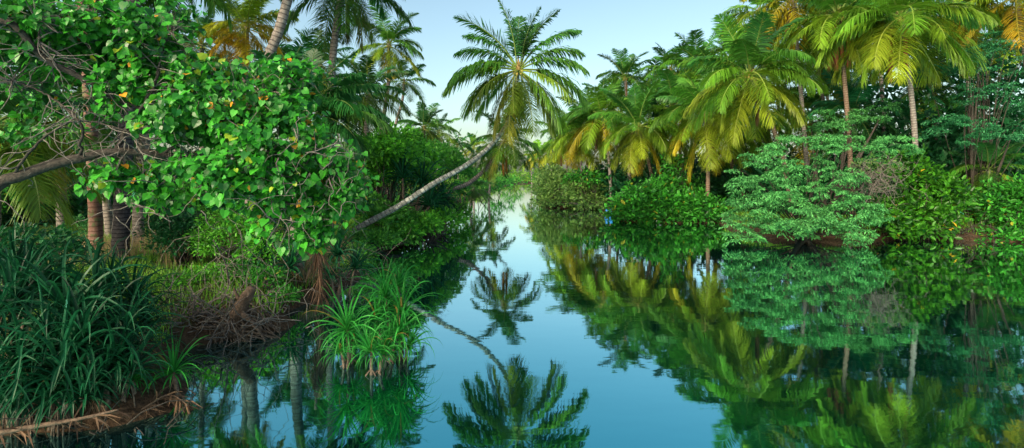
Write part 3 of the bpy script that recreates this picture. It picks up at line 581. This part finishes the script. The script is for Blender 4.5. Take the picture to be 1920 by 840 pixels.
bush('pale grey green shrub between the palm trunks on the left bank', [pb(145, 440, 17, 30, 30, .6)], 'acacia', .10, per=12, dens=8, seed=75, cr=.2, name='shrub', cat='shrub')
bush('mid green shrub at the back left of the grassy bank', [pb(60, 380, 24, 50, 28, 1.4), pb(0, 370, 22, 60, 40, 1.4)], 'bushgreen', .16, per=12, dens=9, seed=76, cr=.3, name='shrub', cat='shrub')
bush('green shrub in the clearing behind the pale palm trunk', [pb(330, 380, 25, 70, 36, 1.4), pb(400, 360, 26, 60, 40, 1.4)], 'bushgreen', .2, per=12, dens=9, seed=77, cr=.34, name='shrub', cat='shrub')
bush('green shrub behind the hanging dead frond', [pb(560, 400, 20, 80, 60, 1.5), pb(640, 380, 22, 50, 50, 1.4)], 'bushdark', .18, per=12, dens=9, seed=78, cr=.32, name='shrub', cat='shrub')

# ------------------------------------------------------------------ strap leaved screw pines
def rosette(name, n, ln, wid, seed, up=.9, droopy=1., mat='reed'):
    r = np.random.default_rng(seed); G = Geo()
    for i in range(n):
        t = (i+.5)/n; az = i*2.39996+r.uniform(-.25, .25); e = 1.45-1.45*t**.9+r.uniform(-.12, .12)
        d = np.array([math.cos(az)*math.cos(e), math.sin(az)*math.cos(e), math.sin(e)*up+.1]); L_ = ln*r.uniform(.7, 1.1)*(.7+.5*math.sin(math.pi*min(1, t+.2)))
        side = np.array([-math.sin(az), math.cos(az), 0.]); p = np.array([math.cos(az), math.sin(az), 0])*.03+np.array([0, 0, .12*(1-t)]); ns = 9; V = []
        side = nrm(side+np.array([0, 0, r.uniform(-.5, .5)]))
        for k in range(ns+1):
            s = k/ns; w = wid*(1-s**2.2)*(.65+.35*min(1, s*6))+.0015
            nv = nrm(np.cross(side, nrm(d))); 
            V += [p-side*w+nv*w*-.5, p, p+side*w+nv*w*-.5]
            d = nrm(nrm(d)+np.array([0, 0, -1.])*(.06+.34*s**1.2)*droopy*(1.25-.5*abs(d[2]))+side*r.normal()*.03); p = p+d*L_/ns
        Fs = []
        for k in range(ns):
            a = k*3; Fs += [[a, a+1, a+4, a+3], [a+1, a+2, a+5, a+4]]
        G.add(V, Fs, 0)
    return G.mesh(name, M[mat])
RS = {('reed', k): rosette('leaf_rosette', 46, 1.12, .029, 300+k, mat='reed', droopy=(1.0, 1.25, 1.5)[k]) for k in range(3)}
RS.update({('reedbright', k): rosette('leaf_rosette', 48, 1.0, .023, 310+k, mat='reedbright', droopy=(.95, 1.2, 1.45)[k]) for k in range(3)})
def screwpine(label, base, heads, kind='reed', group=None, seed=0, stem=.035):
    r = random.Random(seed); base = np.array(base, float); t = thing('screw_pine', label, 'screw pine', base, group); S = Geo()
    for (x, y, z, s) in heads:
        o = obj('leaf_rosette', RS[kind, r.randrange(3)], t); o.location = np.array([x, y, z])-base; o.scale = (s, s, s*r.uniform(.9, 1.1)); o.rotation_euler = (r.uniform(-.3, .3), r.uniform(-.3, .3), r.uniform(0, 6.28))
        h = np.array([x, y, z])-base; S.tube(smooth([[h[0]*.3, h[1]*.3, -.45], [h[0]*.7, h[1]*.7, h[2]*.5], h+[0, 0, .03]], 8), np.linspace(stem, stem*.8, 8), 7)
        for q in range(3):
            a = r.uniform(0, 6.28); S.tube(smooth([[h[0]*.6, h[1]*.6, h[2]*.4], [h[0]*.6+math.cos(a)*.12, h[1]*.6+math.sin(a)*.12, h[2]*.1], [h[0]*.6+math.cos(a)*.2, h[1]*.6+math.sin(a)*.2, -.6]], 6), .011, 5)
    obj('stem', S.mesh('stem', M['root'], True), t)
def hd(px, py, D, s): p_ = at(px, py, D); return (p_[0], p_[1], p_[2], s)
GS = 'screw pines with long strap leaves'
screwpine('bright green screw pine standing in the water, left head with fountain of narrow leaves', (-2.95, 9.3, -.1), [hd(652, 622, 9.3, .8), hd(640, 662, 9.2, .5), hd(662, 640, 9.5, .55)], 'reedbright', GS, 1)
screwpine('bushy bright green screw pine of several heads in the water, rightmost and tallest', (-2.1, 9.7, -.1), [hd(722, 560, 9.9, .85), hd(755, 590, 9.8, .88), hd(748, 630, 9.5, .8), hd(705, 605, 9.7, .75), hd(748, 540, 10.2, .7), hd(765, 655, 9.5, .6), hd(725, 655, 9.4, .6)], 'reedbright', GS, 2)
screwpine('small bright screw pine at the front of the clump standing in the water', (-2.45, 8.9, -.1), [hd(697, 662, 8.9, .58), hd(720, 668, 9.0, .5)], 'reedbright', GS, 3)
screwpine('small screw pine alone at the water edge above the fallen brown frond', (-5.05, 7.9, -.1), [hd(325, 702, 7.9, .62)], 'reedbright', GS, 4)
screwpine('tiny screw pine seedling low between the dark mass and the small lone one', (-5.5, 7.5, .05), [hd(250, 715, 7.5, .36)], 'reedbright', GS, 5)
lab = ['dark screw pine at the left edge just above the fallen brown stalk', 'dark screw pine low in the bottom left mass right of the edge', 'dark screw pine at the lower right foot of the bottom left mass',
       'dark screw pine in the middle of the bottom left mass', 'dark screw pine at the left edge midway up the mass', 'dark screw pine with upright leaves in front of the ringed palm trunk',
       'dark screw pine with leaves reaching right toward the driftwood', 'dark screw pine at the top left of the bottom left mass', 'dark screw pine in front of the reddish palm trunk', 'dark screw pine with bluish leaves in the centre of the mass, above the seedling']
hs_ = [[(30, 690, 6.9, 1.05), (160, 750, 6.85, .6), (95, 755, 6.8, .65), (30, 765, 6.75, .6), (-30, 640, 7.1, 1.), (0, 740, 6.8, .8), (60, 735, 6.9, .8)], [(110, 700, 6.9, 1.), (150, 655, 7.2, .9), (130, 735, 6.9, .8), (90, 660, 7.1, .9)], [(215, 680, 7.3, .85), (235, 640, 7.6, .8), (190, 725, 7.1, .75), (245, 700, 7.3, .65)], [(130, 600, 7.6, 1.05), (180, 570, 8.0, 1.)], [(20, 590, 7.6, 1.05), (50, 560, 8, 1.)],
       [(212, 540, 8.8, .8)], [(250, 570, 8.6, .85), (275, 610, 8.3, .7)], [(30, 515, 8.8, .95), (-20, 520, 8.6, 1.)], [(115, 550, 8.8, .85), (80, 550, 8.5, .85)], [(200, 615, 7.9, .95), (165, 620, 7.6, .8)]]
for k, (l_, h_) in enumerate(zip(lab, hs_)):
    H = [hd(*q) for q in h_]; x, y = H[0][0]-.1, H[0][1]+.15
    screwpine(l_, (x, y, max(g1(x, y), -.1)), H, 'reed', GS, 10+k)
screwpine('screw pine on the shore behind the stump, left of the hanging dead frond', gp(505, 14), [hd(505, 490, 14, .9), hd(540, 505, 13.8, .8), hd(480, 520, 13.8, .7)], 'reed', GS, 30)
screwpine('screw pine on the shore right of the hanging dead frond', gp(640, 14.8), [hd(635, 480, 14.8, 1.), hd(665, 505, 15, .9), hd(620, 520, 14.4, .7)], 'reed', GS, 31)
screwpine('big dark screw pine with hanging leaves below the green thicket, behind the leaning trunk', gp(760, 28), [hd(755, 335, 27, 1.7), hd(790, 350, 28, 1.7), hd(805, 388, 27.6, 1.8)], 'reed', GS, 32, .07)
screwpine('drooping screw pine touching the water left of the low young palm', gp(815, 30), [hd(820, 400, 30, 1.8), hd(835, 380, 31, 1.8)], 'reed', GS, 33, .06)

# ------------------------------------------------------------------ heart leaved tree
r = np.random.default_rng(77)
T0 = np.array([-9.6, 6.4, g1(-9.6, 6.4)])
tree = thing('heart_leaved_tree', 'large heart leaved tree with a thick bare limb, reaching from the left over the water', 'tree', T0)
B = Geo()
B.tube(smooth([[0, 0, -.4], [.1, .1, 1.2], [.7, .2, 2.6], [1.2, .3, 4.2], [1.5, .6, 6.2]], 20), np.linspace(.24, .12, 20), 10)
obj('trunk', B.mesh('trunk', M['limb'], True), tree)
def PT(*a): return at(*a)-T0
limbs = [[(0, 0, 0, 'a')]]
Lm = [([np.array([.25, .1, 1.9]), PT(-60, 372, 6.7), PT(20, 335, 6.8), PT(140, 298, 7.0), PT(230, 284, 7.2), PT(330, 292, 7.5), PT(440, 285, 7.9), PT(540, 300, 8.2)], .10, .022),
      ([np.array([1.1, .3, 3.9]), PT(-20, 40, 6.6), PT(90, 115, 6.9), PT(160, 150, 7.1), PT(215, 185, 7.3), PT(290, 205, 7.6), PT(400, 220, 8.), PT(500, 200, 8.4)], .05, .015),
      ([np.array([1.4, .5, 5.4]), PT(60, -60, 7), PT(170, -10, 7.4), PT(260, 60, 7.7), PT(330, 120, 8), PT(420, 150, 8.4)], .06, .015),
      ([PT(215, 286, 7.2), PT(240, 240, 7.3), PT(290, 160, 7.4), PT(305, 90, 7.6), PT(330, 40, 7.8)], .03, .01),
      ([PT(300, 290, 7.4), PT(370, 250, 7.5), PT(450, 200, 7.6), PT(530, 160, 7.8)], .03, .009),
      ([PT(400, 287, 7.8), PT(470, 330, 7.6), PT(540, 380, 7.6), PT(600, 420, 7.8)], .028, .008),
      ([PT(480, 290, 8.), PT(560, 290, 7.8), PT(640, 330, 7.8)], .02, .008),
      ([PT(150, 297, 7.), PT(150, 230, 6.9), PT(90, 180, 6.9), PT(20, 150, 6.8)], .022, .007),
      ([PT(20, 335, 6.8), PT(60, 280, 6.7), PT(130, 230, 6.8), PT(200, 235, 6.9), PT(280, 260, 7)], .02, .006),
      ([PT(70, 20, 6.8), PT(75, 80, 6.8), PT(95, 120, 6.9)], .012, .006)]
B = Geo(); nodes = []
for P_, a, b_ in Lm:
    S_ = smooth(P_, 34); S_ = S_+r.normal(size=S_.shape)*.008; B.tube(S_, np.linspace(a, b_, 34), 8); nodes += list(S_[4:])
obj('limbs', B.mesh('limbs', M['limb'], True), tree)
nodes = np.array(nodes)
# foliage regions of the crown: view x, y, distance, half sizes, depth, number of sprigs
reg = [(60, 40, 7.2, 110, 60, .8, 100), (180, 60, 7.6, 110, 75, .9, 130), (280, 90, 7.8, 70, 70, .8, 110), (90, 120, 7.4, 110, 40, .7, 50), (250, 170, 7.6, 70, 50, .6, 46), (380, 150, 7.9, 55, 60, .7, 90),
       (400, 210, 7.6, 90, 60, .8, 95), (500, 170, 8., 75, 58, .8, 115), (560, 190, 8.2, 45, 55, .7, 70), (340, 230, 7.2, 70, 40, .6, 55), (500, 260, 7.6, 100, 60, .8, 130), (590, 310, 7.9, 80, 55, .8, 100), (460, 330, 7.3, 90, 45, .7, 75),
       (610, 390, 8., 60, 50, .6, 64), (540, 400, 7.6, 70, 50, .6, 56), (380, 310, 7., 70, 40, .5, 26), (230, 330, 7.4, 60, 25, .5, 32), (575, 440, 7.7, 55, 26, .5, 26), (440, 380, 7.8, 60, 24, .5, 12), (300, 360, 7.4, 50, 30, .4, 18),
       (40, 190, 8.2, 80, 60, .6, 14), (330, 30, 8.2, 40, 34, .5, 30), (150, 190, 8, 90, 40, .6, 18), (-80, 60, 7, 120, 120, 1.4, 120), (60, 250, 8.4, 90, 40, .5, 14), (565, 135, 8.1, 40, 22, .5, 24), (655, 345, 7.9, 22, 34, .5, 26)]
C = []
for (px, py, D, rx, ry, rd, n) in reg:
    k = D/F; c = at(px, py, D)-T0; d = nrm(r.normal(size=(n, 3)))*r.random((n, 1))**.42
    C.append(c+d*np.array([rx*k, rd, ry*k]))
C = np.concatenate(C); C = C[(np.sin(C[:, 0]*4.1+1)*np.sin(C[:, 2]*4.7)*np.cos(C[:, 1]*3+C[:, 0])+.25*r.normal(size=len(C))) < .34]
B = Geo()
for i in range(0, len(C)):
    if r.random() < .55:
        nn = nodes[np.argsort(np.linalg.norm(nodes-C[i], axis=1))[r.integers(0, 5)]]
        mid = (nn+C[i])/2+r.normal(size=3)*.12; B.tube(smooth([nn, mid, C[i]], 7), np.linspace(.009, .003, 7), 4)
for i in range(230):                                        # bare dead twigs under the canopy
    p_ = nodes[r.integers(len(nodes))] if i % 3 else at(r.uniform(200, 640), r.uniform(240, 420), r.uniform(7, 8))-T0
    d = nrm(r.normal(size=3)+np.array([.2, 0, -.35])); P_ = [p_]
    for k in range(9): d = nrm(d+r.normal(size=3)*.35+np.array([0, 0, -.07])); P_.append(P_[-1]+d*.09)
    B.tube(P_, np.linspace(.009, .002, 10), 4)
obj('twigs', B.mesh('twigs', M['twig'], True), tree)
G = Geo(); n = len(C)*11; C2 = np.repeat(C, 11, 0); SR = np.repeat(r.choice([.09, .14, .2, .27], len(C)), 11)[:, None]
O = C2+nrm(r.normal(size=(n, 3)))*(r.random((n, 1))**.5)*SR
out_ = nrm(O-C2)
Dd = out_*.55+np.array([0, -.15, -.75])+r.normal(size=(n, 3))*.4
Nn = np.array([.1, -.75, .6])+out_*.5+r.normal(size=(n, 3))*.42
HS = .09*r.choice([.62, .8, 1., 1.15, 1.35], n)*r.uniform(.9, 1.1, n)
G.inst(HEART[0], HEART[1], O, Dd, Nn, HS, W=HS*r.uniform(.95, 1.15, n))
obj('leaves', G.mesh('leaves', M['heart']), tree)

# ------------------------------------------------------------------ stump, driftwood, dead fronds
st = at(450, 640, 11.)
st0 = np.array([st[0]+.05, 11.0, .0]); t = thing('tree_stump', 'broken reddish brown stump with a fan of washed out roots at the water edge', 'stump', st0)
def q(px, py, D): return at(px, py, D)-st0
B = Geo(); P_ = smooth([q(425, 665, 10.9), q(428, 635, 10.9), q(440, 600, 11.), q(458, 565, 11.05), q(474, 538, 11.1)], 26); rr = np.interp(np.arange(26), [0, 8, 16, 22, 25], [.19, .13, .15, .12, .075]); rr = rr*(1+.12*np.sin(np.arange(26)*1.9))
B.tube(P_, rr, 9); B.tube(smooth([P_[18], P_[18]+[-.12, 0, .14], P_[18]+[-.2, 0, .34]], 7), np.linspace(.06, .015, 7), 6); B.tube(smooth([P_[14], P_[14]+[.22, -.1, .02], P_[14]+[.5, -.1, -.25], P_[14]+[.72, -.12, -.55]], 12), np.linspace(.08, .03, 12), 7)
sv = B.mesh('stump_wood', M['wood'], True); obj('stump_wood', sv, t)
B = Geo()
for i in range(120):
    a = r.uniform(0, 6.28); s0 = P_[r.integers(3, 16)]+r.normal(size=3)*.05; ln = r.uniform(.35, 1.15)
    e = s0+np.array([math.cos(a)*ln*1., math.sin(a)*ln*.5, 0]); e[2] = r.uniform(-.15, .08); mid = (s0+e)/2+np.array([0, 0, r.uniform(.0, .3)])+r.normal(size=3)*.07
    S_ = smooth([s0, mid, e+r.normal(size=3)*.04, e+[0, 0, -.2]], 12); S_ = S_+r.normal(size=S_.shape)*.012; B.tube(S_, np.linspace(r.uniform(.012, .04), .006, 12), 5)
obj('roots', B.mesh('roots', M['root'], True), t)
tangle('driftwood_pile', 'heap of grey brown dead branches left of the broken stump', 'driftwood', (-6.75, 11.0, .38), (1.6, .7, .28), 300, mat='twig', r0=.014, seg=.5, seed=21, down=.25)
tangle('brushwood', 'brown dry brush lying on the bank above the broken stump', 'brushwood', at(440, 555, 12.6), (1.5, .6, .3), 26, mat='twig', r0=.009, seg=.7, seed=22, down=.25)
tangle('bare_shrub', 'bare pale twigs hanging over the grassy bank below the heart leaved tree', 'shrub', at(400, 450, 11.), (1.5, .5, .8), 16, mat='twig', r0=.007, seg=1., seed=23, down=.5, base=gp(430, 12.5))
tangle('bare_shrub', 'bare twigs around the foot of the leaning palm', 'shrub', at(640, 520, 15.5), (1.0, .6, .5), 30, mat='twig', r0=.01, seg=.9, seed=24, down=.1, base=gp(625, 15.5))
def dryfrond(label, P_, seed, wide=.10, n=110, mat='dry', r0=.03, ln=.35, down=1., group=None, name='dead_frond'):
    r = np.random.default_rng(seed); P_ = smooth(P_, 24); o0 = P_[0].copy(); P_ = P_-o0
    G = Geo(); G.tube(P_, np.linspace(r0, r0*.3, 24), 6)
    o = thing(name, label, 'dead frond', o0, group); obj('stalk', G.mesh('stalk', M['wood'], True), o)
    G = Geo()
    for i in range(n):
        k = r.uniform(4, 23); p_ = P_[int(k)]; tg = nrm(P_[min(23, int(k)+1)]-P_[int(k)-1]); d = nrm(tg*.7+r.normal(size=3)*.5+np.array([0, 0, -down*.7])); w_ = nrm(np.cross(d, r.normal(size=3)))*.011; l_ = ln*r.uniform(.5, 1.2)
        p1 = p_+d*l_*.5; p2 = p1+nrm(d+np.array([0, 0, -.35*down])+r.normal(size=3)*.15)*l_*.5
        G.add([p_-w_*.5, p_+w_*.5, p1+w_, p1-w_, p2], [[0, 1, 2, 3], [3, 2, 4]], 0)
    obj('leaflets', G.mesh('leaflets', M[mat]), o)
dryfrond('dry brown palm frond hanging straight down in front of the left shore', [at(592, 400, 13), at(594, 440, 13), at(597, 480, 13), at(600, 555, 13)], 5, n=260, r0=.04, ln=.75, mat='dry')
dryfrond('long fallen brown stalk lying in the bottom left corner', [at(-60, 822, 6.5), at(60, 800, 6.55), at(150, 785, 6.6), at(222, 768, 6.75)], 6, n=40, r0=.042, ln=.3, mat='dry', down=.9)
dryfrond('fallen rust brown frond under the small lone screw pine', [at(235, 790, 7.3), at(275, 762, 7.4), at(318, 740, 7.6), at(355, 762, 7.5)], 7, n=110, r0=.02, ln=.36)
dryfrond('dry frond half sunk left of the fallen rust brown one', [at(110, 745, 6.9), at(150, 735, 7.), at(180, 752, 7.)], 8, n=50, r0=.014, ln=.3)
tangle('brushwood', 'dark litter of twigs under the screw pines in the bottom left corner', 'brushwood', (-5.9, 6.95, .05), (1.4, .25, .06), 26, mat='limb', r0=.012, seg=.5, seed=26, down=.2)

# small plastic things on the far shore
def drum(label, c, s):
    c = np.array(c); G = Geo(); n = 12; prof = [(0, .0), (.27, 0), (.29, .03), (.28, .26), (.30, .29), (.28, .32), (.28, .58), (.30, .61), (.28, .64), (.28, .86), (.25, .9), (0, .9)]; V = []; 
    for (a, z) in prof:
        for k in range(n): V.append((z*s-.45*s, a*s*math.cos(k*2*math.pi/n), a*s*math.sin(k*2*math.pi/n)))
    G.add(V, [[i*n+k, i*n+(k+1) % n, (i+1)*n+(k+1) % n, (i+1)*n+k] for i in range(len(prof)-1) for k in range(n)], 0)
    o = obj('plastic_drum', G.mesh('plastic_drum', M['blue'], True)); o.location = c; tag(o, label, 'drum', 'blue drums at the shore')
drum('blue plastic drum lying on the shore left of the leafy bush, the upper one', at(1143, 397, 41.5)+[0, 0, 0], .7)
drum('blue plastic drum floating at the water edge left of the leafy bush, the lower one', at(1142, 411, 39.8)+[0, 0, 0], .7)
G = Geo(); V = []; n = 8; prof = [(0, 0), (.09, .02), (.10, .22), (.04, .3), (.035, .36), (0, .37)]
for (a, z) in prof:
    for k in range(n): V.append((z-.18, a*math.cos(k*math.pi/4), a*math.sin(k*math.pi/4)))
G.add(V, [[i*n+k, i*n+(k+1) % n, (i+1)*n+(k+1) % n, (i+1)*n+k] for i in range(5) for k in range(n)])
o = obj('plastic_bottle', G.mesh('plastic_bottle', M['white'], True)); o.location = at(1235, 415, 36); tag(o, 'small white plastic bottle floating against the leafy waterside bush', 'bottle')

# ------------------------------------------------------------------ grass (stuff)
def grass(name, label, box, n, h, mat, seed, w=.012):
    r = np.random.default_rng(seed); x0, x1, y0, y1 = box
    x = r.uniform(x0, x1, n); y = r.uniform(y0, y1, n); k = (sdist(x, y) > .25) & (np.sin(x*1.9+seed)*np.cos(y*1.5) > -.55); x = x[k]; y = y[k]; n = len(x)
    O = np.stack([x, y, gz(x, y)], -1); az = r.uniform(0, 6.28, n); hh = h*r.uniform(.4, 1.3, n)
    S = np.stack([-np.sin(az), np.cos(az), 0*az], -1)*w; l_ = np.stack([np.cos(az), np.sin(az), 0*az], -1)*hh[:, None]*r.uniform(.1, .6, n)[:, None]; U = np.stack([0*az, 0*az, hh], -1)
    V = np.stack([O-S, O+S, O+U*.6+l_*.35+S*.8, O+U*.6+l_*.35-S*.8, O+U+l_], 1).reshape(-1, 3); b_ = np.arange(n)*5
    Fs = np.stack([b_, b_+1, b_+2, b_+3], -1).tolist()+np.stack([b_+3, b_+2, b_+4], -1).tolist()
    o = obj(name, mesh(name, V, Fs, M[mat])); tag(o, label, None, None, 'stuff')
grass('grass', 'short green grass on the left bank', (-16, -4.8, 9.5, 30), 34000, .22, 'grass', 1)
grass('dry_grass', 'tall dry beige grass between the palm trunks', (-14.5, -9.2, 14, 21), 5000, .6, 'drygrass', 2, .008)
grass('dry_grass', 'straw coloured grass at the foot of the leaning palm', (-7.6, -5.6, 14.5, 22), 3500, .45, 'drygrass', 3, .009)
grass('grass', 'sparse green grass along the right bank', (7, 32, 26, 42), 16000, .28, 'grass', 4, .02)
grass('grass', 'far grass where the river ends', (-30, 30, 60, 190), 22000, .8, 'farwood', 5, .10)

# ------------------------------------------------------------------ light, sky, camera
SUN_EL, SUN_AZ = 29, 214        # azimuth of the sun measured clockwise from +Y (seen from above)
w = bpy.data.worlds.new('World'); sc.world = w; w.use_nodes = True
nt = w.node_tree; bg = nt.nodes['Background']; sk = nt.nodes.new('ShaderNodeTexSky'); sk.sky_type = 'NISHITA'; sk.sun_disc = False
sk.sun_elevation = R(SUN_EL); sk.sun_rotation = R(SUN_AZ); sk.air_density = 1.0; sk.dust_density = 3.2; sk.ozone_density = 1.0; sk.altitude = 0
tn = nt.nodes.new('ShaderNodeMixRGB'); tn.blend_type = 'MULTIPLY'; tn.inputs[0].default_value = 1; tn.inputs[2].default_value = (1.16, 1.22, 1.05, 1); nt.links.new(sk.outputs[0], tn.inputs[1]); nt.links.new(tn.outputs[0], bg.inputs[0]); bg.inputs[1].default_value = .14
sd = bpy.data.lights.new('sun', 'SUN'); sd.energy = 2.3; sd.angle = R(6); sd.color = (1, .84, .60)
so = bpy.data.objects.new('sun', sd); col.objects.link(so)
dirv = Vector((math.sin(R(SUN_AZ))*math.cos(R(SUN_EL)), math.cos(R(SUN_AZ))*math.cos(R(SUN_EL)), math.sin(R(SUN_EL))))
so.rotation_euler = (-dirv).to_track_quat('-Z', 'Y').to_euler()
cd = bpy.data.cameras.new('camera'); cd.sensor_width = 36; cd.lens = 18; cd.shift_y = -(420-HY)/1920; cd.clip_end = 4000; cd.clip_start = .1
co = bpy.data.objects.new('camera', cd); col.objects.link(co); co.location = (0, 0, CAMH); co.rotation_euler = (R(90), 0, 0); sc.camera = co
sc.view_settings.view_transform = 'Standard'; sc.view_settings.look = 'None'; sc.view_settings.exposure = 0.75; sc.view_settings.gamma = 1
sc.render.resolution_x = 1024; sc.render.resolution_y = 448
sc.cycles.max_bounces = 6; sc.cycles.diffuse_bounces = 1; sc.cycles.transparent_max_bounces = 8
